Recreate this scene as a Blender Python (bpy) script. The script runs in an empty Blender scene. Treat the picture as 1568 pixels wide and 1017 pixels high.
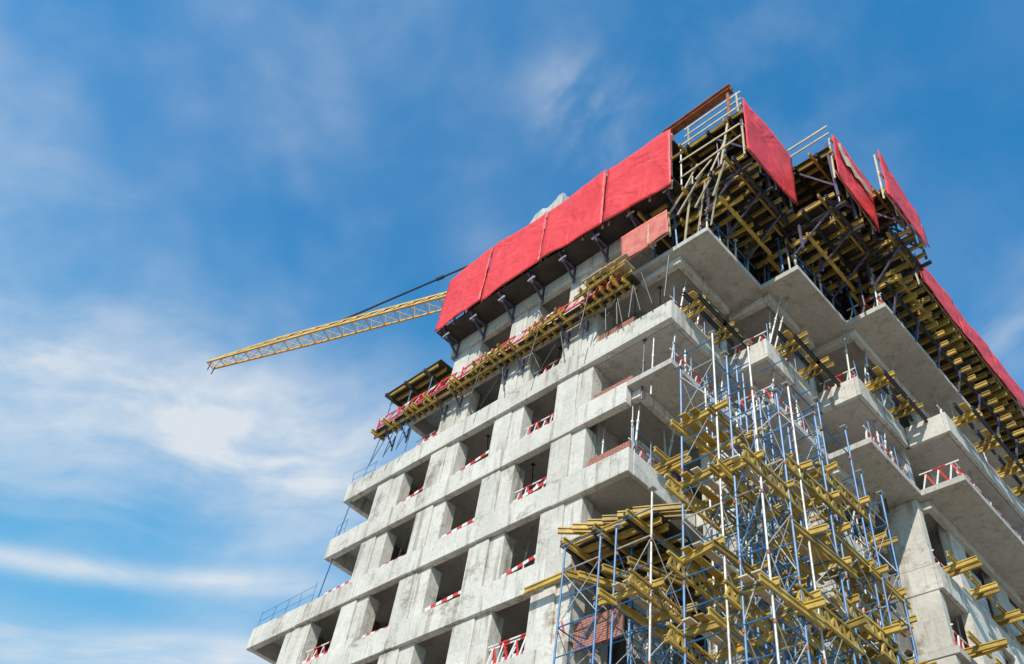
import bpy, math, random
from mathutils import Vector, Matrix
random.seed(7)
rnd=random.uniform
scene=bpy.context.scene

# ---------------------------------------------------------------- materials
def newmat(name):
    m=bpy.data.materials.new(name); m.use_nodes=True
    nt=m.node_tree; b=nt.nodes['Principled BSDF']
    return m,nt,b
def L(nt,a,b): nt.links.new(a,b)
def noise(nt,co,scale,detail=4,rough=.6,vecscale=None,dist=0):
    n=nt.nodes.new('ShaderNodeTexNoise'); n.inputs['Scale'].default_value=scale
    n.inputs['Detail'].default_value=detail; n.inputs['Roughness'].default_value=rough
    n.inputs['Distortion'].default_value=dist
    if vecscale:
        mp=nt.nodes.new('ShaderNodeMapping'); mp.inputs['Scale'].default_value=vecscale
        L(nt,co,mp.inputs['Vector']); L(nt,mp.outputs['Vector'],n.inputs['Vector'])
    else: L(nt,co,n.inputs['Vector'])
    return n.outputs['Fac']
def ramp(nt,fac,stops):
    r=nt.nodes.new('ShaderNodeValToRGB'); cr=r.color_ramp
    while len(cr.elements)<len(stops): cr.elements.new(.5)
    for e,(p,c) in zip(cr.elements,stops):
        e.position=p; e.color=(c[0],c[1],c[2],1) if isinstance(c,tuple) else (c,c,c,1)
    L(nt,fac,r.inputs['Fac']); return r.outputs['Color']
def mix(nt,typ,fac,a,b):
    m=nt.nodes.new('ShaderNodeMix'); m.data_type='RGBA'; m.blend_type=typ
    if isinstance(fac,(int,float)): m.inputs[0].default_value=fac
    else: L(nt,fac,m.inputs[0])
    for v,i in ((a,6),(b,7)):
        if isinstance(v,tuple): m.inputs[i].default_value=(*v,1)
        else: L(nt,v,m.inputs[i])
    return m.outputs[2]
def bump(nt,b,h,strength=.3,dist=.02):
    n=nt.nodes.new('ShaderNodeBump'); n.inputs['Strength'].default_value=strength; n.inputs['Distance'].default_value=dist
    L(nt,h,n.inputs['Height']); L(nt,n.outputs['Normal'],b.inputs['Normal'])
def objco(nt):
    return nt.nodes.new('ShaderNodeTexCoord').outputs['Object']
def island(nt):
    return nt.nodes.new('ShaderNodeNewGeometry').outputs['Random Per Island']
def wallco(nt,co):
    sx=nt.nodes.new('ShaderNodeSeparateXYZ'); L(nt,co,sx.inputs[0]); ad=nt.nodes.new('ShaderNodeMath'); L(nt,sx.outputs[0],ad.inputs[0]); L(nt,sx.outputs[1],ad.inputs[1])
    cx=nt.nodes.new('ShaderNodeCombineXYZ'); L(nt,ad.outputs[0],cx.inputs[0]); L(nt,sx.outputs[2],cx.inputs[1]); return cx.outputs[0]
def bricktex(nt,v,c1,c2,mo,w,h,ms,off=.5):
    bt=nt.nodes.new('ShaderNodeTexBrick'); L(nt,v,bt.inputs['Vector']); bt.inputs['Scale'].default_value=1; bt.offset=off
    bt.inputs['Brick Width'].default_value=w; bt.inputs['Row Height'].default_value=h; bt.inputs['Mortar Size'].default_value=ms
    bt.inputs['Color1'].default_value=(*c1,1); bt.inputs['Color2'].default_value=(*c2,1); bt.inputs['Mortar'].default_value=(*mo,1)
    return bt

def concrete(name,lo,hi,stain=.6,joints=True):
    m,nt,b=newmat(name); co=objco(nt)
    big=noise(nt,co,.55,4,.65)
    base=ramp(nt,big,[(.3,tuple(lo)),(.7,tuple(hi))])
    base=mix(nt,'MULTIPLY',.6,base,ramp(nt,island(nt),[(0,(.76,.75,.72)),(1,(1,1,1))]))
    fine=noise(nt,co,7,5,.72); base=mix(nt,'MULTIPLY',.5,base,ramp(nt,fine,[(.3,.62),(.56,1.05)]))
    st=noise(nt,co,1.0,4,.6,(3.2,3.2,.3)); base=mix(nt,'MULTIPLY',stain*.8,base,ramp(nt,st,[(.33,(.40,.34,.27)),(.45,(1,1,1))]))
    bl=noise(nt,co,.6,7,.8,dist=.3); base=mix(nt,'MULTIPLY',min(1,stain*1.15),base,ramp(nt,bl,[(.555,(1,1,1)),(.60,(.74,.70,.65)),(.68,(.36,.33,.30))]))
    if joints:
        bt=bricktex(nt,wallco(nt,co),(1,1,1),(.92,.92,.91),(.5,.47,.43),1.22,1.05,.008,.37)
        base=mix(nt,'MULTIPLY',.55,base,bt.outputs['Color'])
    L(nt,base,b.inputs['Base Color']); b.inputs['Roughness'].default_value=.9
    bump(nt,b,fine,.4,.025)
    return m
M={}
M['conc']=concrete('concrete_facade',(.56,.525,.47),(.75,.715,.655),.75)
M['conc2']=concrete('concrete_slab',(.46,.435,.40),(.60,.57,.53),.4)
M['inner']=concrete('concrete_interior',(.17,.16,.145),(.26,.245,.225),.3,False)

def brickmat(name,c1,c2,mo,w,h,ms,dirt):
    m,nt,b=newmat(name); co=objco(nt)
    bt=bricktex(nt,wallco(nt,co),c1,c2,mo,w,h,ms)
    f=noise(nt,co,4,4); c=mix(nt,'MULTIPLY',dirt,bt.outputs['Color'],ramp(nt,f,[(.35,.6),(.6,1.)]))
    L(nt,c,b.inputs['Base Color']); b.inputs['Roughness'].default_value=.95; bump(nt,b,bt.outputs['Fac'],.6,-.01)
    return m
M['block']=brickmat('aerated_block',(.72,.69,.64),(.58,.55,.51),(.22,.2,.18),.6,.25,.018,.4)
M['brick']=brickmat('red_brick',(.40,.10,.06),(.28,.07,.04),(.42,.38,.33),.25,.075,.008,.4)

def painted(name,c1,c2,rough=.5,scale=3,metal=0,dirt=(.5,.45,.38),dirtamt=.5,isl=.6):
    m,nt,b=newmat(name); co=objco(nt)
    base=ramp(nt,noise(nt,co,scale,3),[(.35,tuple(c1)),(.65,tuple(c2))])
    base=mix(nt,'MULTIPLY',isl,base,ramp(nt,island(nt),[(0,(.33,.33,.34)),(.5,(.85,.85,.86)),(1,(1,1,1))]))
    d=ramp(nt,noise(nt,co,scale*3.3,5,.75),[(.5,(1,1,1)),(.68,dirt)])
    base=mix(nt,'MULTIPLY',dirtamt,base,d)
    L(nt,base,b.inputs['Base Color']); b.inputs['Roughness'].default_value=rough; b.inputs['Metallic'].default_value=metal
    return m
M['yellow']=painted('yellow_formwork_timber',(.44,.28,.05),(.66,.44,.09),.6,2,isl=.85)
M['yellow2']=painted('weathered_timber',(.50,.39,.24),(.68,.56,.39),.8,2)
M['ply']=painted('dark_plywood',(.03,.022,.018),(.07,.05,.04),.7,1.2)
M['blue']=painted('blue_scaffold_steel',(.03,.14,.34),(.05,.23,.48),.45,4,isl=.6)
M['grey']=painted('galvanised_steel',(.42,.41,.39),(.62,.60,.56),.5,4,.15,isl=.6)
M['purple']=painted('dark_violet_steel',(.06,.05,.10),(.13,.11,.18),.5,4)
M['black']=painted('black_steel',(.02,.02,.022),(.04,.04,.045),.5,4)
M['rust']=painted('rusty_steel',(.26,.08,.03),(.42,.16,.07),.8,3,isl=0)
M['crane']=painted('crane_yellow_paint',(.66,.38,.08),(.76,.47,.13),.5,1,isl=.3)
M['redp']=painted('red_plastic',(.62,.03,.025),(.72,.05,.04),.5,2,isl=.3)
M['whitep']=painted('white_plastic',(.74,.70,.66),(.8,.78,.75),.5,2,isl=.2)
M['pink']=painted('weathered_red_plywood',(.55,.12,.10),(.66,.22,.17),.7,2.5,dirt=(1.0,.75,.7),dirtamt=.6,isl=0)
M['tarp']=painted('grey_tarpaulin',(.33,.33,.31),(.48,.47,.45),.7,1.5,isl=0)
m,nt,b=newmat('red_screen_sheet'); co=objco(nt)
base=ramp(nt,noise(nt,co,.5,3),[(.3,(.70,.040,.040)),(.7,(.80,.07,.065))])
base=mix(nt,'MULTIPLY',.4,base,ramp(nt,noise(nt,co,1.0,4,.7,(2.5,2.5,.4)),[(.35,(.7,.6,.6)),(.5,(1,1,1))]))
base=mix(nt,'MIX',ramp(nt,noise(nt,co,2.2,5,.8),[(.62,0.),(.74,.35)]),base,(.75,.40,.37))
L(nt,base,b.inputs['Base Color']); b.inputs['Roughness'].default_value=.5; b.inputs['Specular IOR Level'].default_value=.35
bump(nt,b,noise(nt,co,.7,2,.5,dist=1.8),.7,.2)
M['red']=m
m,nt,b=newmat('ground_dirt'); co=objco(nt)
L(nt,ramp(nt,noise(nt,co,.3,6),[(.35,(.24,.20,.155)),(.65,(.34,.29,.23))]),b.inputs['Base Color']); b.inputs['Roughness'].default_value=1
M['ground']=m

# ---------------------------------------------------------------- mesh builder
class B:
    def __init__(s): s.v=[]; s.f=[]
    def box(s,x0,y0,z0,x1,y1,z1):
        if x0>x1:x0,x1=x1,x0
        if y0>y1:y0,y1=y1,y0
        if z0>z1:z0,z1=z1,z0
        n=len(s.v)
        s.v+=[(x0,y0,z0),(x1,y0,z0),(x1,y1,z0),(x0,y1,z0),(x0,y0,z1),(x1,y0,z1),(x1,y1,z1),(x0,y1,z1)]
        s.f+=[tuple(n+i for i in q) for q in ((0,3,2,1),(4,5,6,7),(0,1,5,4),(1,2,6,5),(2,3,7,6),(3,0,4,7))]
    def beam(s,p,q,w,h=None):
        h=h or w; p=Vector(p); q=Vector(q); d=(q-p)
        if d.length<1e-4: return
        d.normalize(); up=Vector((0,0,1)) if abs(d.z)<.95 else Vector((1,0,0))
        a=d.cross(up).normalized()*(w/2); c=a.cross(d).normalized()*(h/2)
        n=len(s.v)
        for e in (p,q):
            for k,l in ((-1,-1),(1,-1),(1,1),(-1,1)): s.v.append(tuple(e+a*k+c*l))
        s.f+=[tuple(n+i for i in t) for t in ((0,1,2,3),(7,6,5,4),(0,4,5,1),(1,5,6,2),(2,6,7,3),(3,7,4,0))]
    def tube(s,p,q,r,seg=6):
        p=Vector(p); q=Vector(q); d=(q-p)
        if d.length<1e-4: return
        d.normalize(); up=Vector((0,0,1)) if abs(d.z)<.95 else Vector((1,0,0))
        a=d.cross(up).normalized(); c=a.cross(d)
        n=len(s.v)
        for e in (p,q):
            for i in range(seg):
                t=2*math.pi*i/seg; s.v.append(tuple(e+a*(r*math.cos(t))+c*(r*math.sin(t))))
        for i in range(seg):
            j=(i+1)%seg; s.f.append((n+i,n+j,n+seg+j,n+seg+i))
        s.f.append(tuple(n+i for i in range(seg-1,-1,-1))); s.f.append(tuple(n+seg+i for i in range(seg)))
    def hbeam(s,p,q,w=.08,h=.2):   # I-section formwork beam: one closed loft
        p=Vector(p); q=Vector(q); d=(q-p)
        if d.length<1e-4: return
        d.normalize(); up=Vector((0,0,1)); a=d.cross(up).normalized(); c=a.cross(d).normalized()
        W=w/2; t=w*.2; hh=h/2; f=h*.2
        pr=[(-W,-hh),(W,-hh),(W,-hh+f),(t,-hh+f),(t,hh-f),(W,hh-f),(W,hh),(-W,hh),(-W,hh-f),(-t,hh-f),(-t,-hh+f),(-W,-hh+f)]
        n=len(s.v); k=len(pr)
        for e in (p,q):
            for x,y in pr: s.v.append(tuple(e+a*x+c*y))
        for i in range(k):
            j=(i+1)%k; s.f.append((n+i,n+j,n+k+j,n+k+i))
        s.f.append(tuple(n+i for i in range(k-1,-1,-1))); s.f.append(tuple(n+k+i for i in range(k)))
    def lattice(s,p,q,h=.4):
        p=Vector(p); q=Vector(q); up=Vector((0,0,h)); n=max(2,int((q-p).length/.35))
        s.beam(p,q,.09,.07); s.beam(p+up,q+up,.09,.07)
        for i in range(n):
            A=p.lerp(q,i/n); C=p.lerp(q,(i+1)/n); m=(A+C)/2
            s.beam(A,m+up,.05,.06); s.beam(m+up,C,.05,.06)
    def prop(s,p,q,r=.035):
        p=Vector(p); q=Vector(q); m=p.lerp(q,.6)
        s.tube(p,m,r); s.tube(m,q,r*.72); s.tube(m,m+(q-p).normalized()*.1,r*1.5)
        s.box(q.x-.08,q.y-.08,q.z-.015,q.x+.08,q.y+.08,q.z)
    def prism(s,poly,z0,z1):
        n=len(s.v); k=len(poly)
        s.v+=[(x,y,z0) for x,y in poly]+[(x,y,z1) for x,y in poly]
        s.f.append(tuple(n+i for i in range(k-1,-1,-1))); s.f.append(tuple(n+k+i for i in range(k)))
        for i in range(k):
            j=(i+1)%k; s.f.append((n+i,n+j,n+k+j,n+k+i))
    def make(s,name,mat,parent=None,bevel=0):
        me=bpy.data.meshes.new(name); me.from_pydata(s.v,[],s.f); me.update()
        me.materials.append(M[mat]); o=bpy.data.objects.new(name,me); scene.collection.objects.link(o)
        if parent: o.parent=parent
        if bevel:
            md=o.modifiers.new('bevel','BEVEL'); md.width=bevel; md.segments=1; md.limit_method='ANGLE'
        return o
def empty(name):
    e=bpy.data.objects.new(name,None); scene.collection.objects.link(e); return e

a=3.589; bb=1.627
GZ=-15.1
YB=34.0      # far end of the long wing
YW=13.0      # depth of the left wing
XF=4.95      # outer line of the long far balcony run
def stair(sh0,sh):
    pts=[(sh0,0.0)]
    for k in range(3):
        xk=sh0 if k==0 else k*bb+sh
        xn=(k+1)*bb+sh
        if sh>1 and k==2: break
        pts+= [(xk,(k+1)*a),(xn,(k+1)*a)]
    pts.append((pts[-1][0],YB))
    return pts
def runs(sp):
    return [(sp[i][0],sp[i][1],sp[i+1][1]) for i in range(len(sp)-1) if abs(sp[i][0]-sp[i+1][0])<1e-4]
levels=[]
for i,z in enumerate([GZ+.05,-12.4,-9.3,-6.2,-3.1]):
    levels.append((z,-26.5,-3.8,-1.7,True))
levels+=[(0.0,-26.5,-3.8,-1.7,True),(3.1,-26.5,-3.8,-1.7,False),(6.2,-22.99,-1.7,-1.7,True),(9.3,-18.8,0,0,False),
         (12.4,-18.8,0,0,True),(15.5,-15.4,1.7,1.7,False),(18.6,-13.1,-1.9,-1.9,False)]
PX=[-4.617,-8.14,-11.917,-15.487,-19.242,-22.9]

tower=empty('apartment_tower_under_construction')
band=B(); slab=B(); pier=B(); inner=B(); block=B(); brick=B()
BH=1.0
for i,(z,xl,s0,s1,thick) in enumerate(levels):
    sp=stair(s0,s1)
    if i==0: continue
    zs=z-BH if thick else z-.26
    slab.prism([(xl+.29,.29),(-3.9,.29)]+[( -3.9,YB-.3),(-6,YB-.3),(-6,YW-.3),(xl+.29,YW-.3)],z-.26,z-.04)
    ins=.18 if thick else 0.0
    q=[(x-ins,y+ins) for x,y in sp]; q[0]=(sp[0][0]-ins,ins); q[-1]=(sp[-1][0]-ins,YB)
    z_b=zs+(.03 if thick else 0)
    if s0>-3.5:
        pre=[(-3.89,.3),(q[0][0],.3)]+q[1:] if thick else [(-3.89,.285),(-1.895,.285)]+([(-1.895,ins)] if s0>-1.89 else [])+(q if s0>-1.89 else q[1:])
        slab.prism(pre+[(-3.89,YB)],z_b,zs+.26)
    else:
        slab.prism([(-3.89,a)]+[(p[0],max(p[1],a)) for p in q[1:]]+[(-3.89,YB)],z_b,zs+.26)
    xr=sp[0][0] if thick else max(-3.8,min(-1.9,sp[0][0]))
    x=xl
    while x<xr-.01:
        x2=min(x+3.6,xr)
        if xr-x2<1: x2=xr
        band.box(x,rnd(-.015,.015),z-BH+rnd(-.02,.02),x2-.008,.28,z+rnd(-.02,.02)); x=x2
    band.box(xl,.285,z-BH,xl+.28,YW,z-.015)
    band.box(xl,YW-.28,z-BH+.01,-6,YW+.01,z-.01)
    if thick:
        for k in range(0,len(sp)-1):
            (x0,y0),(x1,y1)=sp[k],sp[k+1]
            if abs(x0-x1)<1e-4:
                yy=y0+(.285 if k==0 else .0)
                band.box(x0-.16,yy,z-BH+.004,x0,y1,z-.008+rnd(-.01,.01))
            else:
                band.box(x0+.004,y0,z-BH,x1-.165,y0+.16,z-.012)
    else:
        rr=runs(sp)
        for k,(x0,y0,y1) in enumerate(rr):
            if s0<-1.8 and k==0: continue
            band.box(x0-1.75,y0+.33,z-.66,x0-1.5,y1,z-.265)
            band.box(x0-3.4,y0+.33,z-.64,x0-1.755,y0+.6,z-.266)
for i in range(len(levels)-1):
    z0=levels[i][0]; z1=levels[i+1][0]-BH
    xl=max(levels[i][1],levels[i+1][1])
    for j,px in enumerate(PX):
        if px-.9<xl+1.4 and not (levels[i+1][0]>15 and j<3): continue
        w=.86+rnd(-.05,.05); off=.10+rnd(-.03,.03)
        pier.box(px-w,off,z0,px+.15,.75,z1); pier.box(px+.154,off+rnd(.04,.09),z0,px+w,.72,z1)
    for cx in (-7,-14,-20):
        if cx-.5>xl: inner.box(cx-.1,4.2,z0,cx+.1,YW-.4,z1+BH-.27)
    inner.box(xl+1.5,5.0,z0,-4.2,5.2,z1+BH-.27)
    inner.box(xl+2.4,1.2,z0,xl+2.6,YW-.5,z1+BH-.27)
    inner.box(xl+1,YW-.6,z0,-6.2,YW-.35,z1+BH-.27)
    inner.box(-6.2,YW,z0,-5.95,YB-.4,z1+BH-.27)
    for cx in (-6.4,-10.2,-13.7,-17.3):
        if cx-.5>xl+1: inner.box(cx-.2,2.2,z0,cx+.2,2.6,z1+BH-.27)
    zt=z1+BH-.27
    for k in range(3):
        X=k*bb; Y=(k+1)*a
        pier.box(X-1.45,Y+.03,z0,X-.25,Y+.38,zt)
        block.box(X-3.8,Y-.0,z0,X-3.4+rnd(0,.3),Y+1.3,zt)
        block.box(X-1.75,Y+1.6,z0,X-1.5,Y+2.7,zt-.5)
        block.box(X-2.9,Y-1.9,z0,X-2.65,Y-.5,zt-rnd(.2,.9))
        if k!=0: inner.box(X-5.9,Y-.4,z0,X-1.46,Y-.2,zt)
    pier.box(-4.3,.8,z0,-3.85,2.0,zt)
    inner.box(-4.2,2.9,z0,-4.0,7.2,zt)
    inner.box(-1.6,8.8,z0,-1.4,YB-.4,zt)
    yy=12.6
    while yy<YB-1:
        pier.box(3*bb-2.0,yy,z0,3*bb-1.66,yy+1.3,zt)
        block.box(3*bb-1.95,yy+1.35,z0,3*bb-1.75,yy+2.5+rnd(-.3,.3),zt-rnd(.3,1.2)); yy+=3.589
    if 0<=levels[i+1][0]-3.1<=12.5:
        brick.box(-3.72,.32,z0-.25,-1.95,.44,z0+rnd(.55,.75))
    for j in range(len(PX)-1):
        if random.random()<.4 and PX[j+1]-1>xl+1.4:
            brick.box(PX[j+1]+.9,.35,z0-.2,PX[j]-.9,.47,z0+rnd(.15,.4))
    if i>4:
        for n in range(4):
            x=rnd(-15,-5); 
            if x>xl+3: brick.box(x,4.6,z0,x+1.5,4.9,z0+rnd(.6,2))
band.make('facade_bands','conc',tower,.02); slab.make('floor_slabs','conc2',tower,.012); pier.make('piers','conc',tower,.02)
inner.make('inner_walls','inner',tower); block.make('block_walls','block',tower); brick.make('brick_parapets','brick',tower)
core=B()
for px in PX[:3]: core.box(px-.8,.3,18.65,px+.8,.7,21.3)
core.box(-9,4,18.65,-3,9,23.4); core.box(-4,6,18.65,1.0,20,21.2)
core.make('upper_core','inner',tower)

# ---------------------------------------------------------------- steel props
pr=B(); pg=B(); pb=B()
for li in range(4,len(levels)-1):
    z,xl,s0,s1,th=levels[li]; zn,_,n0,n1,tn=levels[li+1]
    if zn>18: continue
    top=zn-(.97 if tn else .26)
    ra=runs(stair(s0,s1)); rb=runs(stair(n0,n1))
    for k in range(3):
        X=min(ra[k][0],rb[k][0]); X2=rb[k][0]
        if k==0 and X<-3: continue
        for n in range(6):
            y=k*a+rnd(.3,a-.2)
            if n<4:
                x=X-rnd(.2,.5); xt=min(X2-.15,x+rnd(-.1,1.1 if X2-X>1 else .35)); dy=rnd(-.35,.35)
                pg.prop((x,y,z-.2 if th else z),(xt,min(max(y+dy,k*a+.1),(k+1)*a-.1),top),.042)
            else:
                x=X-rnd(.8,2.2); (pr if random.random()<.5 else pg).prop((x,y,z-.9),(x+rnd(-.1,.1),y,top),.035)
        for n in range(4):
            y=k*a+.3+n*.95; xe=ra[k][0]-.08
            pb.tube((xe,y,z-.3),(xe+rnd(-.04,.04),y,z+1.1),.02)
        xe=ra[k][0]-.08
        pb.tube((xe,k*a+.2,z+1.05),(xe,(k+1)*a-.1,z+1.05),.015)
    xfar=min(ra[-1][0],rb[-1][0])
    for n in range(16):
        y=rnd(11.5,30); x=xfar-rnd(.3,1.0); pg.prop((x,y,z-.9 if th else z),(x+rnd(-.1,.1),y,top),.038)
    for n in range(6):
        x=rnd(max(xl+2.5,-16),-4); (pr if n%2 else pg).prop((x,rnd(.9,2.3),z-.2),(x+rnd(-.1,.1),1.2,zn-.26),.03)
props=empty('steel_shoring_props'); pg.make('props_galvanised','grey',props); pr.make('props_dark','purple',props); pb.make('guard_posts','blue',props)
gr=B()
for z,x0,x1 in ((6.2,-22.9,-18.9),(9.3,-18.7,-18.0),(12.4,-18.7,-17.0)):
    n=int((x1-x0)/1.2)+1
    for i in range(n+1):
        x=x0+(x1-x0)*i/n; gr.tube((x,.12,z-.05),(x+rnd(-.15,.15),.12,z+rnd(.7,1.05)),.014)
    for h in (.4,.8): gr.tube((x0,.12,z+h),(x1,.12,z+h+rnd(-.15,.15)),.009)
for z in (6.2,9.3): gr.tube((-18.6,.2,z),(-18.4,.2,z+2.2),.03)
gr.make('terrace_guard_rail','blue')

# ---------------------------------------------------------------- red/white barriers
def zigzag(R,W,p,q,h=.9,step=.42):
    p=Vector(p); q=Vector(q); d=q-p; n=max(2,int(d.length/step)); up=Vector((0,0,1))
    for i in range(n):
        A=p+d*(i/n); Bq=p+d*((i+1)/n); m=(A+Bq)/2+Vector((rnd(-.05,.05),rnd(-.05,.05),rnd(-.04,.04)))
        (R if i%2 else W).beam(A+up*h,Bq+up*h,.03,.05)
        R.beam(A+up*.05,Bq+up*.05,.03,.06)
        W.beam(A+up*.08,m+up*(h-.05),.02,.065); R.beam(m+up*(h-.05),Bq+up*.08,.02,.065)
bars=empty('site_safety_barriers'); RB=B(); WB=B()
for z,xl,s0,s1,th in levels[5:-1]:
    sp=stair(s0,s1)
    for k in range(len(sp)-1):
        (x0,y0),(x1,y1)=sp[k],sp[k+1]
        if random.random()<.85 and not(k==0 and z in (3.1,15.5)):
            o=.28; zb=z-.2 if th else z; y1c=min(y1,26)
            if abs(x0-x1)<1e-3: zigzag(RB,WB,(x0-o,y0+.3,zb),(x1-o,y1c-.1,zb),.9)
            else: zigzag(RB,WB,(x0,y0+o,zb),(x1-.1,y1+o,zb),.9)
    for j in range(5):
        if random.random()<.9 and PX[j+1]-1>xl+1:
            t=rnd(-.1,.35); n=7; xa=PX[j+1]+.9; xb=PX[j]-.9
            for i in range(n):
                A=xa+(xb-xa)*i/n; Bx=xa+(xb-xa)*(i+1)/n
                (RB if i%2 else WB).beam((A,.3,z+.32+t*i/n),(Bx,.3,z+.32+t*(i+1)/n),.02,.13)
            if z==12.4 or random.random()<.3: zigzag(RB,WB,(xa,.34,z),(xb,.34,z),.8)
zigzag(RB,WB,(-7.2,.2,0),(-3.9,.2,0),.8)
RB.make('red_rails','redp',bars); WB.make('white_rails','whitep',bars)

# ---------------------------------------------------------------- L2 walkway round left facade
wk=empty('cantilever_walkway'); Y=B(); P=B(); R=B(); W=B(); V=B(); G=B()
x=-16.8; zj=14.28
while x<-1.6:
    l=rnd(.55,1.0)
    Y.hbeam((x,-.02,zj+rnd(-.03,.03)),(x+rnd(-.08,.08),-l,zj+rnd(-.03,.05)),.09,.2)
    x+=rnd(.3,.5) if random.random()<.8 else rnd(.8,1.1)
Y.hbeam((-16.9,-.5,zj-.2),(-1.6,-.5,zj-.2),.08,.18)
P.box(-16.8,-.60,zj+.11,-1.4,-.03,zj+.15)
x=-16.7; i=0
while x<-2:
    x2=x+.36
    (R if i%5 else W).beam((x,-.6,15.0+.04*math.sin(x*3)),(x2,-.6,15.0+.04*math.sin(x2*3)),.03,.1)
    R.beam((x,-.62,14.55),(x2,-.62,14.55),.03,.13)
    if i%4==0: R.beam((x,-.61,14.35),(x,-.61,15.1),.05,.05)
    (W if i%2 else R).beam((x,-.61,14.6),(x2,-.61,14.95),.02,.05)
    x=x2; i+=1
for px in PX[:4]:
    for o in (-.5,.5):
        V.beam((px+o,-.6,14.1),(px+o,.05,13.4),.05,.07); V.beam((px+o,.05,14.1),(px+o,.05,13.2),.05,.07)
y=-.5
while y<3.8:
    Y.hbeam((-17.0+rnd(-.35,.25),y,16.75),(-12.9+rnd(-.3,.1),y,16.75),.09,.2); y+=.42
for xx in (-16.6,-15.2,-13.8): P.box(xx-.06,-.8,16.45,xx+.06,4,16.63)
P.box(-16.8,-.6,16.86,-12.9,3.8,16.90)
for xx in (-16.7,-15.2,-13.7):
    for yy in (-.3,1.2,3.2): G.tube((xx,yy,14.4),(xx,yy,16.5),.03)
for xx in (-16.8,-15.8,-14.9):
    G.tube((xx,-.4,12.4),(xx+.3,-.4,14.1),.025); G.tube((xx,-.4,12.4),(xx+1.0,-.4,14.1),.02)
Y.make('joists','yellow',wk); P.make('deck','ply',wk); R.make('red_guard','redp',wk); W.make('white_guard','whitep',wk); V.make('brackets','purple',wk); G.make('posts','blue',wk)
fw=empty('formwork_table'); Y=B(); P=B(); G=B(); TT=B()
for (cx,n,yo,zz) in ((-3.7,6,-1.1,14.75),(-9.9,5,-.9,14.5),(-6.6,5,-.9,14.5)):
    for k in range(n):
        Y.hbeam((cx+k*.36,yo+rnd(-.1,.1),zz+.06*k),(cx-.15+k*.36,-.05,zz+.03),.08,.18)
    for k in range(2): Y.hbeam((cx-.4,yo+.2+k*.45,zz-.2),(cx+n*.36,yo+.2+k*.45,zz+.1),.08,.18)
    G.tube((cx+.1,yo+.2,12.4),(cx+.4,yo+.2,zz-.2),.025); G.tube((cx+.1,-.1,12.4),(cx+1.4,-.1,zz-.2),.025); G.tube((cx+1.6,-.2,12.4),(cx+1.3,-.4,zz-.2),.025)
for k in range(6): G.tube((-2.9+k*.55,-.2,12.45),(-3.0+k*.55+rnd(-.6,.6),-.3,14.6),.03)
TT.box(-2.5,-.9,15.05,-1.5,-.3,15.09); TT.beam((-3.6,-1.0,15.1),(-1.4,-.9,15.3),.2,.04); TT.beam((-.6,-.5,15.6),(-.6,-.5,16.9),.35,.05); 
Y.make('joists','yellow',fw); P.box(-3.6,-.85,15.1,-2.4,-.05,15.14); P.make('deck','ply',fw); G.make('struts','black',fw); TT.make('boards','yellow2',fw)

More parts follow.
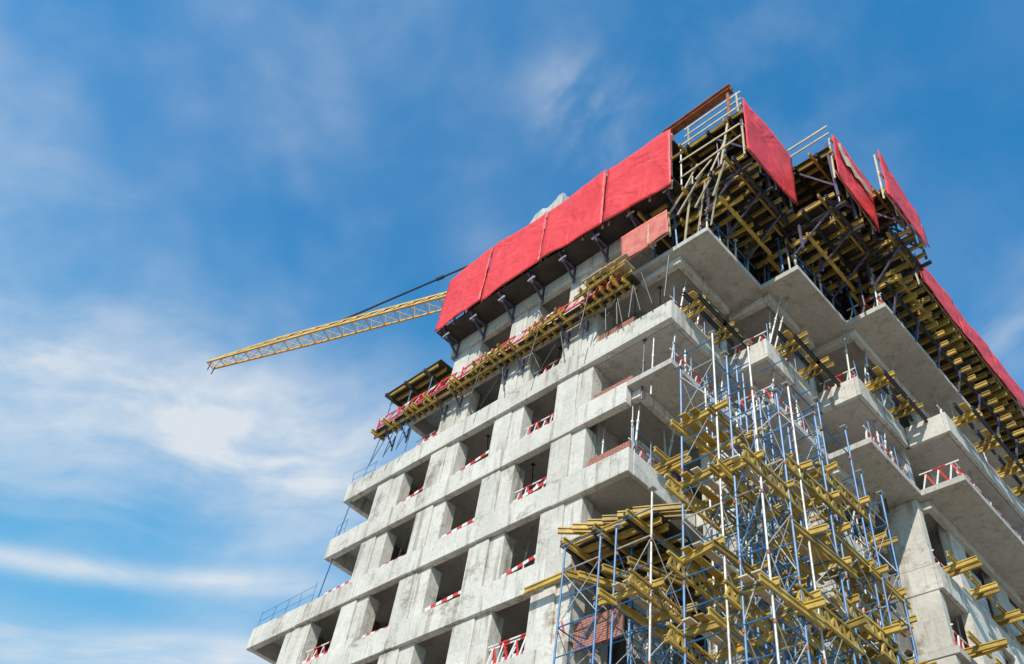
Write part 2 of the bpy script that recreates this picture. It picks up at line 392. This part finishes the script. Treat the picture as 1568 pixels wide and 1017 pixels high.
# ---------------------------------------------------------------- upper decks
dk=empty('formwork_deck'); Y=B(); P=B(); V=B(); G=B(); K=B(); BL=B()
regs=[(-3.8,3.85,-.35,3.35),(-1.5,5.65,3.35,6.55),(-.5,6.8,6.0,8.6),(.5,5.6,8.6,YB)]
for zi,(zd) in enumerate((18.35,21.55)):
    for n,(x0,x1,y0,y1) in enumerate(regs):
        xx1=x1-(.0 if zi else .1); yy0=y0+(0.0 if n!=2 else .56)
        xa=max(x0,-1.88) if zi==0 else x0
        if zi==0 and n<3: P.box(xa,yy0+.004,zd,xx1-.9,y1-.004,zd+.05+.004*n)
        elif zi==0: P.box(3.05,yy0+.004,zd,xx1-.5,y1-.004,zd+.05+.004*n)
        else: P.box(x0,yy0+.004,zd,xx1,y1-.004,zd+.05+.004*n)
        yy=yy0+.1
        while yy<y1:
            if n==3:
                if zi==0: Y.hbeam((x1-1.6+rnd(-.15,.15),yy,zd-.14),(x1+rnd(.0,.25),yy,zd-.14+rnd(-.02,.02)),.11,.22)
                else: Y.hbeam((x1-1.6,yy,zd-.12),(x1-.1,yy,zd-.12),.1,.2)
            else:
                Y.hbeam((xa+.8,yy,zd-.12),(x1+rnd(-.4,.1),yy+rnd(-.1,.1),zd-.12),.08,.2)
            yy+=.55 if n==3 else rnd(.42,.6)
        xx=x1-.5 if n<3 else x1-1.9; c=0
        while xx>xa+.3:
            K.hbeam((xx,yy0-.2,zd-.36),(xx,y1,zd-.36),.12,.24)
            if n<3 and c%2==0: Y.hbeam((xx-.2,yy0-.25-rnd(0,.3),zd-.36),(xx-.2,y1,zd-.36),.09,.2)
            xx-=1.05; c+=1
        zb=15.5 if zi==0 else 18.4
        cnt=22 if n<3 else 30
        for c in range(cnt):
            x=rnd(max(x0,-1.5),(n*bb+1.6) if zi==0 else x1-.3) if n<3 else rnd(3.1,4.7); y=rnd(yy0+.2,y1-.1)
            tl=rnd(-.15,.15)
            (V if random.random()<.55 else (BL if random.random()<.4 else G)).prop((x,y,zb),(x+tl,y+tl*.6,zd-.46),.042)
        if zi==0:
            yy=yy0+.3
            while yy<y1:
                xf=(n*bb+1.6) if n<3 else XF-.05
                if n<3:
                    V.beam((x1-.5,yy,zd-.48),(xf,yy+.1,16.4),.06,.08)
                    G.prop((xf-.25,yy+.5,15.5),(xf-.1,yy+.45,zd-.47),.038)
                V.beam((x1-2.0,yy,zd-.45),(x1-2.0,yy,zd-2.0),.08,.1)
                K.beam((x1,yy+.1,zd-.5),(x1-(3.6 if n<3 else 1.6),yy+.1,zd-.5),.1,.14)
                yy+=1.4 if n<3 else 1.8
        else:
            for yy in (yy0+.2,(yy0+y1)/2,y1-.2):
                V.beam((x1-.15,yy,18.2),(x1-.15,yy,22.2),.07,.1)
                V.beam((x1-.2,yy,19),(x1-1.6,yy,21.3),.06,.08)
for n in range(3):
    X=n*bb+1.7; y0=n*a
    for k in range(6):
        yy=y0+.3+k*.55+rnd(-.1,.1); Y.hbeam((X-1.6+rnd(-.3,.3),yy,17.2),(X+1.0+rnd(-.5,.3),yy+rnd(-.1,.1),17.2+rnd(-.05,.05)),.08,.2)
    for k in range(3): (K if k==1 else Y).hbeam((X-1.2+k*.9,y0,17.0),(X-1.2+k*.9,y0+a,17.0),.1,.2)
    # edge props and a stacked bundle on the finished slab below
    for k in range(4):
        yy=y0+.35+k*.9; (BL if k%2 else G).prop((X-.2,yy,15.5),(X-.25+rnd(-.2,.2),yy+rnd(-.2,.2),16.9),.038)
    BL.tube((X-.1,y0+.1,16.4),(X-.1,y0+a-.1,16.5),.018)
yy=7.4
while yy<YB:
    Y.hbeam((4.5+rnd(-.1,.1),yy,16.75),(5.55+rnd(0,.25),yy,16.75),.11,.22); yy+=.62
K.hbeam((5.2,7.2,16.52),(5.2,YB,16.52),.1,.2); P.box(4.6,7.3,16.87,5.3,YB,16.91)
yy=7.8
while yy<YB: V.beam((5.3,yy,16.45),(4.98,yy,15.3),.06,.08); yy+=1.8
G2=B()
for k in range(4):
    x=1.0+k*.6; G2.beam((x,-.5,18.0+rnd(-.2,.3)),(x+rnd(.2,1.2),-.45,18.9+rnd(0,2.6)),.04,.08)
for k in range(3): G2.beam((.9,-.55-.03*k,19.0+k*1.2),(3.8,-.5,19.2+k*1.2+rnd(-.2,.2)),.04,.1)
for k in range(4): G2.beam((-.2+k*.8,-.4+.05*k,16.6+rnd(0,.3)),(1.3+k*.55,-.4,18.1+rnd(0,.6)),.05,.1)
for k in range(3): G2.beam((.6+k*.6,.1,15.6),(1.2+k*.7,-.3,18.0),.04,.09)
for k in range(5): G2.beam((rnd(1,3.5),rnd(0,3),18.55),(rnd(1.5,3.8),rnd(0,3),21.2),.05,.1)
Y.make('joists','yellow',dk); P.make('deck_plywood','ply',dk); V.make('struts','purple',dk); G.make('props','grey',dk); BL.make('blue_props','blue',dk); K.make('ledgers','black',dk); G2.make('bracing_boards','yellow2',dk)
uw=empty('upper_cantilever_walkway'); P=B(); V=B(); G=B(); Y=B()
P.box(-13.1,-1.12,18.42,.9,-.03,18.48)
P.box(-13.1,-1.0,21.45,-3.9,1.5,21.51)
P.box(-3.85,-1.0,21.45,.9,-.4,21.51)
P.box(-13.1,.9,18.6,1,.95,21.4)
x=-12.6
while x<.9:
    V.beam((x,-1.08,18.3),(x,.05,18.3),.09,.14); V.beam((x,-1.0,18.25),(x,-.02,17.5),.08,.1); V.beam((x,-.02,18.4),(x,-.02,17.3),.09,.1)
    V.beam((x,-1.08,18.3),(x,-1.08,22.2),.08,.1)
    V.beam((x+.12,-.9,18.3),(x+.12,-.9,17.75),.1,.1); G.beam((x-.1,-.95,18.0),(x+.3,-.95,18.05),.06,.08)
    Y.tube((x+.5,-.5,18.5),(x+.5,-.5,21.5),.04)
    x+=1.86
G.beam((-13.2,-.05,18.9),(1,-.05,18.9),.05,.2)
P.make('deck','ply',uw); V.make('consoles','purple',uw); Y.make('props','grey',uw); G.make('rail','grey',uw)

# ---------------------------------------------------------------- red screens
def sheet(name,c00,c10,c11,c01,mat='red',thick=.03,frame=True,nseg=20,wob=.04,torn=False):
    c=[Vector(p) for p in (c00,c10,c11,c01)]
    nrm=(c[1]-c[0]).cross(c[3]-c[0]).normalized()
    ph=[rnd(0,6) for _ in range(6)]
    root=empty(name); v=[];f=[]
    for j in range(nseg+1):
        for i in range(nseg+1):
            u,w=i/nseg,j/nseg
            p=(c[0]*(1-u)+c[1]*u)*(1-w)+(c[3]*(1-u)+c[2]*u)*w
            d=wob*(math.sin(4*u+2.5*w+ph[0])+.5*math.sin(9*w-4*u+ph[1]))*math.sin(math.pi*u)**.4
            d+=wob*.6*abs(math.sin(7*(u-w*.8)+ph[2]))
            p=p-Vector((0,0,.05*math.sin(3*math.pi*u+ph[3])*(1-w)))
            v.append(p+nrm*d)
    N=nseg+1
    for j in range(nseg):
        for i in range(nseg): f.append((j*N+i,j*N+i+1,(j+1)*N+i+1,(j+1)*N+i))
    me=bpy.data.meshes.new('sheet'); me.from_pydata([tuple(x) for x in v],[],f); me.materials.append(M[mat])
    for p in me.polygons: p.use_smooth=True
    o=bpy.data.objects.new('sheet',me); scene.collection.objects.link(o); o.parent=root
    s=o.modifiers.new('s','SOLIDIFY'); s.thickness=thick; s.offset=-1
    if torn: # ripped cloth showing pale backing, hanging proud of the sheet
        tv=[];tf=[]
        prof=[(.05,.60,.78),(.12,.50,.86),(.2,.42,.70),(.3,.50,.68),(.42,.44,.62),(.55,.52,.62),(.68,.49,.64),(.8,.55,.61),(.93,.58,.60)]
        for u,w0,w1 in prof:
            for w_ in (w0,w1):
                p=(c[0]*(1-u)+c[1]*u)*(1-w_)+(c[3]*(1-u)+c[2]*u)*w_
                tv.append(tuple(p+nrm*(wob*2.1+.04+rnd(0,.04))))
        for k in range(len(prof)-1): tf.append((2*k,2*k+2,2*k+3,2*k+1))
        me=bpy.data.meshes.new('torn_patch'); me.from_pydata(tv,[],tf); me.materials.append(M['yellow2']); o=bpy.data.objects.new('torn_patch',me); scene.collection.objects.link(o); o.parent=root
    if frame:
        fb=B(); off=-nrm*.12
        for k in range(3):
            w=.08+.42*k
            fb.beam(c[0]*(1-w)+c[3]*w+off,c[1]*(1-w)+c[2]*w+off,.05,.1)
        for k in range(4):
            u=.04+.92*k/3
            fb.beam(c[0]*(1-u)+c[1]*u+off*1.8,c[3]*(1-u)+c[2]*u+off*1.8,.05,.07)
        fb.make('backing_frame','yellow2',root)
    return root
Yr=-1.22
xs=[.93,-2.63,-6.28,-10.0,-13.1]
tops=[22.05,22.4,22.35,22.75,22.35]; bots=[17.75,18.12,18.5,18.45,18.38]
for k in range(4):
    xa,xb=xs[k+1]+.04,xs[k]
    sheet('red_protective_screen',(xa,Yr-.03*(k%2),bots[k+1]+rnd(-.05,.05)),(xb,Yr-.03*(k%2),bots[k]),(xb,Yr-.03,tops[k]),(xa,Yr+.02,tops[k+1]+rnd(-.05,.05)))
sheet('red_protective_screen',(3.95,-.4,18.25),(3.95,3.2,18.55),(3.98,3.4,22.4),(3.93,-.22,22.7))
sheet('red_protective_screen',(5.82,3.25,19.2),(5.82,6.2,18.3),(5.86,6.9,22.7),(5.8,3.75,23.0),torn=True)
sheet('red_protective_screen',(7.0,4.6,18.2),(7.0,8.0,18.2),(7.02,7.9,20.4),(7.0,5.2,22.3))
yy=9.6
while yy<YB:
    sheet('red_protective_screen',(5.95,yy,18.45),(5.95,yy+3.55,18.45),(5.97,yy+3.55,20.6),(5.94,yy+.04,20.5)); yy+=3.6
sheet('weathered_red_board',(-1.95,-.62,15.5),(.36,-.62,15.65),(.3,-.66,17.15),(-2.05,-.64,17.3),'pink',wob=.01)

ib=B(); p=Vector((-.1,-.3,23.9)); q=Vector((3.5,-.3,24.0)); 
for dz in (-.17,.17): ib.beam(p+Vector((0,0,dz)),q+Vector((0,0,dz)),.34,.035)
ib.beam(p,q,.03,.33)
ib.beam((.3,-.3,21.6),(.3,-.3,23.72),.12); ib.beam((3.3,-.3,21.6),(3.3,-.3,23.8),.12)
ib.make('rusty_steel_i_beam','rust')
hr=B()
for z in (22.6,23.2):
    hr.beam((1,-.3,z),(3.9,-.3,z),.04,.1); hr.beam((3.9,3.4,z),(5.8,3.4,z),.04,.1); 
for x in (1.2,3.7): hr.beam((x,-.3,21.6),(x,-.3,23.3),.06)
hr.make('timber_guard_rail','yellow2')

v=[];f=[];n=16
for j in range(n+1):
    for i in range(n+1):
        u,w=i/n,j/n
        e=min(u,1-u,w,1-w)*2
        zt_=22.4+3.5*min(1,(e*3.2))**.6*(.84+.16*u)
        v.append((-8.9+2.7*u+rnd(-.05,.05),-.5+2.3*w+rnd(-.05,.05),zt_+rnd(-.06,.06)+.15*math.sin(9*u)))
for j in range(n):
    for i in range(n): f.append((j*(n+1)+i,j*(n+1)+i+1,(j+1)*(n+1)+i+1,(j+1)*(n+1)+i))
me=bpy.data.meshes.new('tarp'); me.from_pydata(v,[],f); me.materials.append(M['tarp'])
o=bpy.data.objects.new('grey_tarpaulin',me); scene.collection.objects.link(o)

# ---------------------------------------------------------------- beams resting on balcony fascias
cb=empty('cantilever_beam_platforms'); Y=B(); K=B(); G=B()
for (z,sh) in ((12.4,0),(6.2,-1.7),(3.1,-1.7),(0,-1.7)):
    for k in range(5):
        X=min(k,3)*bb+sh
        if z<12 and k==(1 if z>5 else 0): continue
        for yo in ((.9,2.5) if (z>12 or k>2) else (1.6,)):
            y=k*a+yo+rnd(-.2,.2); zz=z+.12
            for d in (0,.32):
                Y.hbeam((X-.9,y+d,zz),(X+1.05+rnd(-.2,.2),y+d+rnd(-.1,.1),zz+.05),.09,.2)
            (K if z>12 else Y).hbeam((X+.35,y-.6,zz+.22),(X+.35,y+1.0,zz+.22),.1,.2)
            if z>12:
                K.hbeam((X+.9,y-.5,zz-.2),(X+.9,y+1.2,zz-.2),.1,.2)
                Y.beam((X+.6,y-.5,zz+.2),(X+.7,y+.9,zz+.25),.22,.04)
Y.make('joists','yellow',cb); K.make('ledgers','black',cb)

# ---------------------------------------------------------------- L6 balcony formwork
lf=empty('balcony_formwork'); Y=B(); P=B(); K=B()
P.box(-3.75,-.15,2.9,-.4,4.8,2.95)
y=-.5
while y<5:
    Y.hbeam((-3.7+rnd(-.2,.2),y,2.78),(-.2+rnd(-.5,.6),y+rnd(-.15,.15),2.78),.1,.2); y+=.5
for x in (-3.4,-2.2,-1.0): 
    K.hbeam((x,-.9,2.56),(x+rnd(-.1,.1),5.2,2.56),.1,.2); Y.hbeam((x+.16,-1.0,2.56),(x+.2,4.6,2.56),.1,.2)
for k in range(6): Y.hbeam((-3.6+k*.5,-.9+.1*k,3.1),(-1.6+k*.5,.7,3.2),.1,.2)
for k in range(3): Y.hbeam((-2.6+k*.9,-.9,1.2-.1*k),(-1.8+k*.6,1.5,1.5),.1,.2)
Y.hbeam((-5.4,-.25,1.95),(-3.6,-.25,1.98),.1,.2); Y.hbeam((-3.5,-.6,1.8),(-2.6,1.2,1.9),.1,.2); Y.hbeam((-3.2,-.8,1.5),(-2.4,1.0,1.6),.1,.2)
Y.make('joists','yellow',lf); P.make('deck','ply',lf); K.make('ledgers','black',lf)

# ---------------------------------------------------------------- scaffold towers
def scaffold(x0,y0,x1,y1,ztop,platf=(),seed=0):
    random.seed(seed); root=empty('scaffold_tower'); Bl=B(); Gr=B(); Yl=B(); K=B(); Pl=B()
    cs=[(x0,y0),(x1,y0),(x1,y1),(x0,y1)]
    zt=[ztop+rnd(-.4,.7) for _ in cs]
    for i,(x,y) in enumerate(cs):
        (Bl if i%2==0 or random.random()<.3 else Gr).tube((x,y,GZ),(x+rnd(-.05,.05),y+rnd(-.05,.05),zt[i]),.032)
        z=GZ+2
        while z<zt[i]: K.tube((x,y,z),(x,y,z+.1),.045); z+=1.8
    z=GZ+.4; i=0
    while z<ztop:
        for k in range(4):
            A=cs[k]; C=cs[(k+1)%4]
            if random.random()<.85: (Bl if (k+i)%3 else Gr).tube((*A,z),(*C,z),.022)
            if k%2==0: Bl.tube((*A,z+.9),(*C,z+.9),.019)
            if z+1.75<ztop and random.random()<.75:
                (Gr if random.random()<.5 else Bl).tube((*A,z+.05),(*C,z+1.75),.015)
                if random.random()<.6: Gr.tube((*C,z+.05),(*A,z+1.75),.015)
        z+=1.8; i+=1
    for zp in platf:
        for k in range(2):
            yy=y0+(y1-y0)*k
            Yl.hbeam((x0-rnd(.1,.7),yy,zp),(x1+rnd(.1,.6),yy+rnd(-.2,.2),zp+rnd(-.05,.05)),.09,.2)
        for xx in (x0,x1):
            if random.random()<.5: Yl.hbeam((xx,y0-rnd(.3,.9),zp-.2),(xx+rnd(-.2,.2),y1+rnd(.3,.8),zp-.2),.09,.2)
            else: Yl.lattice((xx,y0-rnd(.5,.9),zp-.5),(xx+rnd(-.1,.1),y1+rnd(.4,.9),zp-.5))
        for k in range(2):
            xx=x0+.25+k*.35; (Pl if random.random()<.6 else Yl).beam((xx,y0-.3,zp+.13),(xx+rnd(-.1,.1),y1+.3,zp+.13),.24,.04)
    for i,(x,y) in enumerate(cs): Gr.box(x-.1,y-.1,zt[i],x+.1,y+.1,zt[i]+.02)
    Bl.make('blue_frames','blue',root); Gr.make('galvanised_tubes','grey',root); K.make('couplers','rust',root)
    if Yl.v: Yl.make('timber_beams','yellow',root)
    if Pl.v: Pl.make('planks','yellow2',root)
scaffold(1.1,-1.0,2.3,.3,7.5,platf=(4.8,2.6,.2,-1.8),seed=1)
scaffold(2.7,-1.0,3.5,.3,6.2,platf=(2.4,-1.2),seed=2)
scaffold(.9,.9,2.1,2.3,7.8,platf=(5.4,3.4,.6),seed=3)
scaffold(2.6,1.0,3.5,2.6,7.0,platf=(3.6,1.4,-.6),seed=4)
scaffold(2.3,3.3,3.3,5.0,7.6,platf=(5.0,2.8,.6),seed=5)
scaffold(2.5,5.3,3.4,6.6,6.0,platf=(2.6,.2),seed=12)
scaffold(-3.2,-.9,-1.8,.5,2.4,platf=(),seed=7)
scaffold(-1.2,-.9,.0,.5,2.4,platf=(.0,),seed=8)
scaffold(-2.6,1.6,-1.2,3.2,2.4,platf=(),seed=9)
scaffold(.4,2.8,1.5,4.1,4.2,platf=(2.4,.4),seed=10)
sj=empty('balcony_formwork'); Y=B()
for (X,y0,z,n) in ((3.0,6.8,.6,9),(3.6,9.8,1.6,6),(2.2,3.6,3.2,4),(3.9,12.3,2.6,5)):
    for k in range(n): Y.hbeam((X-1.4,y0+k*.38,z),(X+.5+rnd(-.3,.3),y0+k*.38,z+rnd(-.05,.05)),.09,.2)
    for d in (-.9,.1): Y.hbeam((X+d,y0-.4,z-.2),(X+d,y0+n*.38,z-.2),.09,.2)
Y.make('joists','yellow',sj)

# ---------------------------------------------------------------- tower crane
cr=empty('tower_crane'); C=B(); K=B()
tip=Vector((-55.6,1.6,45.0)); root_=Vector((-8.,18.6,45.0))
d=(root_-tip); Ln=d.length; dn=d/Ln; sd=Vector((-dn.y,dn.x,0)); n=34
def sec(t):
    k=min(1,t*3+.55); return 1.45*k,.66*(.7+.3*min(1,t*4))
prev=None
for i in range(n+1):
    t=i/n; c=tip+d*t; hh,w=sec(t)
    A=c-sd*w; Bq=c+sd*w; T=c+Vector((0,0,hh))
    C.beam(A,Bq,.06); C.beam(A,T,.06); C.beam(Bq,T,.06)
    if prev:
        C.beam(prev[0],A,.16); C.beam(prev[1],Bq,.16); C.beam(prev[2],T,.17)
        C.beam(prev[0],T,.06); C.beam(prev[1],T,.06); C.beam(prev[0],Bq,.05)
    prev=(A,Bq,T)
mx,my=-8.,18.6
for sxx in (-.8,.8):
    for syy in (-.8,.8): C.beam((mx+sxx,my+syy,GZ),(mx+sxx,my+syy,47),.18)
z=GZ
while z<45:
    for q0,q1 in (((-.8,-.8),(.8,-.8)),((.8,-.8),(.8,.8)),((.8,.8),(-.8,.8)),((-.8,.8),(-.8,-.8))):
        C.beam((mx+q0[0],my+q0[1],z),(mx+q1[0],my+q1[1],z+1.8),.08); C.beam((mx+q0[0],my+q0[1],z),(mx+q1[0],my+q1[1],z),.08)
    z+=1.8
apex=Vector((mx,my,55.5)); 
for sxx in (-.7,.7): C.beam((mx+sxx,my,46.5),apex,.16)
cj=root_+dn*9; C.beam(root_+sd*.6,cj+sd*.6,.2,.4); C.beam(root_-sd*.6,cj-sd*.6,.2,.4); C.beam(root_+Vector((0,0,-1)),root_+Vector((0,0,1.2)),2,2)
K.box(cj.x-1,cj.y-1,43,cj.x+1,cj.y+1,46)
att=tip+d*.27+Vector((0,0,1.3))
K.tube(att,apex,.1,6); K.tube(att+(apex-att)*.28,att+(apex-att)*.30,.18,6); K.tube(apex,cj+Vector((0,0,1)),.06,6)
K.tube(att+Vector((0,0,-.1)),tip+d*.5+Vector((0,0,1.25)),.05,6)
for k in (0,1): K.tube(tip+sd*(.3-.6*k)+dn*.4,tip+sd*(.3-.6*k)+dn*.4-Vector((0,0,1.0)),.05)
C.make('lattice','crane',cr); K.make('cables_and_ballast','black',cr)

# ---------------------------------------------------------------- ground
g=B(); S=3000
g.v=[(-S,-S,GZ),(S,-S,GZ),(S,S,GZ),(-S,S,GZ)]; g.f=[(0,1,2,3)]; g.make('ground','ground')

# ---------------------------------------------------------------- sky
w=bpy.data.worlds.new('World'); scene.world=w; w.use_nodes=True; nt=w.node_tree
bg=nt.nodes['Background']
sd_=Vector((.46,-.89,0)).normalized(); EL=math.radians(40)
az=math.atan2(sd_.x,sd_.y)
sky=nt.nodes.new('ShaderNodeTexSky'); sky.sky_type='NISHITA'; sky.sun_disc=False; sky.sun_elevation=EL; sky.sun_rotation=az
sky.air_density=1.0; sky.dust_density=.5; sky.ozone_density=2.0; sky.altitude=100
def mth(op,x,y=None,cl=False):
    n=nt.nodes.new('ShaderNodeMath'); n.operation=op; n.use_clamp=cl
    for i,v in enumerate((x,y)):
        if v is None: continue
        if isinstance(v,(int,float)): n.inputs[i].default_value=v
        else: L(nt,v,n.inputs[i])
    return n.outputs[0]
tc=nt.nodes.new('ShaderNodeTexCoord'); sp=nt.nodes.new('ShaderNodeSeparateXYZ'); L(nt,tc.outputs['Generated'],sp.inputs[0])
X_,Y_,Z_=sp.outputs
azn=mth('ARCTAN2',Y_,mth('MULTIPLY',X_,-1)); azd=mth('MULTIPLY',azn,57.2958)
el=mth('MULTIPLY',mth('ARCSINE',Z_),57.2958)
s_=mth('SUBTRACT',el,mth('MULTIPLY',azd,.24))
def vec(x,y,z=0):
    c=nt.nodes.new('ShaderNodeCombineXYZ')
    for i,v in enumerate((x,y,z)):
        if isinstance(v,(int,float)): c.inputs[i].default_value=v
        else: L(nt,v,c.inputs[i])
    return c.outputs[0]
def nz(v,scale,detail,rough,dist=0):
    n=nt.nodes.new('ShaderNodeTexNoise'); n.inputs['Scale'].default_value=scale; n.inputs['Detail'].default_value=detail
    n.inputs['Roughness'].default_value=rough; n.inputs['Distortion'].default_value=dist; L(nt,v,n.inputs['Vector']); return n.outputs['Fac']
def gauss(x,c,wd):
    q=mth('DIVIDE',mth('SUBTRACT',x,c),wd); return mth('EXPONENT',mth('MULTIPLY',mth('MULTIPLY',q,q),-1))
def sst(x,a_,b_):
    n=nt.nodes.new('ShaderNodeMapRange'); n.interpolation_type='SMOOTHSTEP'; L(nt,x,n.inputs['Value'])
    n.inputs['From Min'].default_value=a_; n.inputs['From Max'].default_value=b_; return n.outputs[0]
def mul(*q):
    o=q[0]
    for k in q[1:]: o=mth('MULTIPLY',o,k)
    return o
dirv=tc.outputs['Generated']
puff=nz(dirv,6.0,7,.55,.3)
haze=nz(dirv,2.3,4,.5,.2)
warp=nz(vec(mth('MULTIPLY',azd,.06),mth('MULTIPLY',s_,.10)),1,2,.5)
s2=mth('ADD',s_,mth('MULTIPLY',mth('SUBTRACT',warp,.5),6))
n2=nz(vec(mth('MULTIPLY',azd,.085),mth('MULTIPLY',s2,.38),4),1,6,.55)
n3=nz(vec(mth('MULTIPLY',azd,.13),mth('MULTIPLY',s2,.26),9),1,6,.55)
wp=sst(puff,.38,.68); wh=sst(haze,.38,.66); w2=sst(n2,.34,.70); w3=sst(n3,.34,.70)
leftm=mth('SUBTRACT',1,sst(azd,14,55))
A=mul(gauss(s2,33.0,3.9),mth('ADD',mth('MULTIPLY',w3,.45),mth('ADD',mth('MULTIPLY',w2,.25),.30)),mth('SUBTRACT',1,sst(azd,10,44)))
A2=mul(gauss(s2,30.2,2.0),mth('ADD',mth('MULTIPLY',w2,.35),mth('MULTIPLY',w3,.2)),gauss(azd,26,12))
Bm=mul(gauss(s_,22.9,.7),mth('ADD',mth('MULTIPLY',w2,.45),.32),mth('SUBTRACT',1,sst(azd,22,34)))
Cm=mul(gauss(s_,18.6,1.3),mth('ADD',mth('MULTIPLY',w2,.6),.3),.9)
D=mul(gauss(s2,26.5,2.2),w2,.28)
veil=mul(wh,leftm,mth('ADD',mth('MULTIPLY',w3,.16),.20))
veil2=mul(wp,wh,.12)
bl=mul(gauss(azd,41,6.5),gauss(el,62,2.8),wp,.55)
dens=A
for q in (A2,Bm,Cm,D,veil,veil2,bl): dens=mth('ADD',dens,q)
dens=mth('MINIMUM',dens,.9)
dens=mth('MULTIPLY',dens,sst(el,2,10))
tint=nt.nodes.new('ShaderNodeMix'); tint.data_type='RGBA'; tint.blend_type='MULTIPLY'; tint.inputs[0].default_value=1; L(nt,sky.outputs[0],tint.inputs[6]); tint.inputs[7].default_value=(.36,1.42,1.78,1)
hz=nt.nodes.new('ShaderNodeMix'); hz.data_type='RGBA'; L(nt,mth('MULTIPLY',mth('SUBTRACT',1,sst(el,16,52)),.75),hz.inputs[0]); L(nt,tint.outputs[2],hz.inputs[6]); hz.inputs[7].default_value=(.8,3.1,4.9,1)
mx_=nt.nodes.new('ShaderNodeMix'); mx_.data_type='RGBA'; L(nt,dens,mx_.inputs[0]); L(nt,hz.outputs[2],mx_.inputs[6]); mx_.inputs[7].default_value=(5.3,5.6,5.9,1)
L(nt,mx_.outputs[2],bg.inputs['Color']); bg.inputs['Strength'].default_value=.145

sun=bpy.data.lights.new('sun','SUN'); sun.energy=4.7; sun.angle=math.radians(.5); sun.color=(1,.92,.80)
so=bpy.data.objects.new('sun',sun); scene.collection.objects.link(so)
sdir=Vector((sd_.x*math.cos(EL),sd_.y*math.cos(EL),math.sin(EL)))
so.rotation_euler=sdir.to_track_quat('Z','Y').to_euler()

# ---------------------------------------------------------------- camera
y,p,r=math.radians(141.507),math.radians(47.59),math.radians(10.842)
F=Vector((math.cos(y)*math.cos(p),math.sin(y)*math.cos(p),math.sin(p)))
R0=Vector((math.sin(y),-math.cos(y),0)); U0=R0.cross(F)
R=R0*math.cos(r)+U0*math.sin(r); U=-R0*math.sin(r)+U0*math.cos(r)
cam=bpy.data.cameras.new('camera'); co=bpy.data.objects.new('camera',cam); scene.collection.objects.link(co)
co.matrix_world=Matrix((( R.x,U.x,-F.x,12.674),(R.y,U.y,-F.y,-17.045),(R.z,U.z,-F.z,-13.431),(0,0,0,1)))
cam.sensor_width=36; cam.lens=36*1386.645/1568; cam.clip_end=10000; cam.clip_start=.1
scene.camera=co
scene.view_settings.view_transform='Standard'; scene.view_settings.look='None'; scene.view_settings.exposure=0
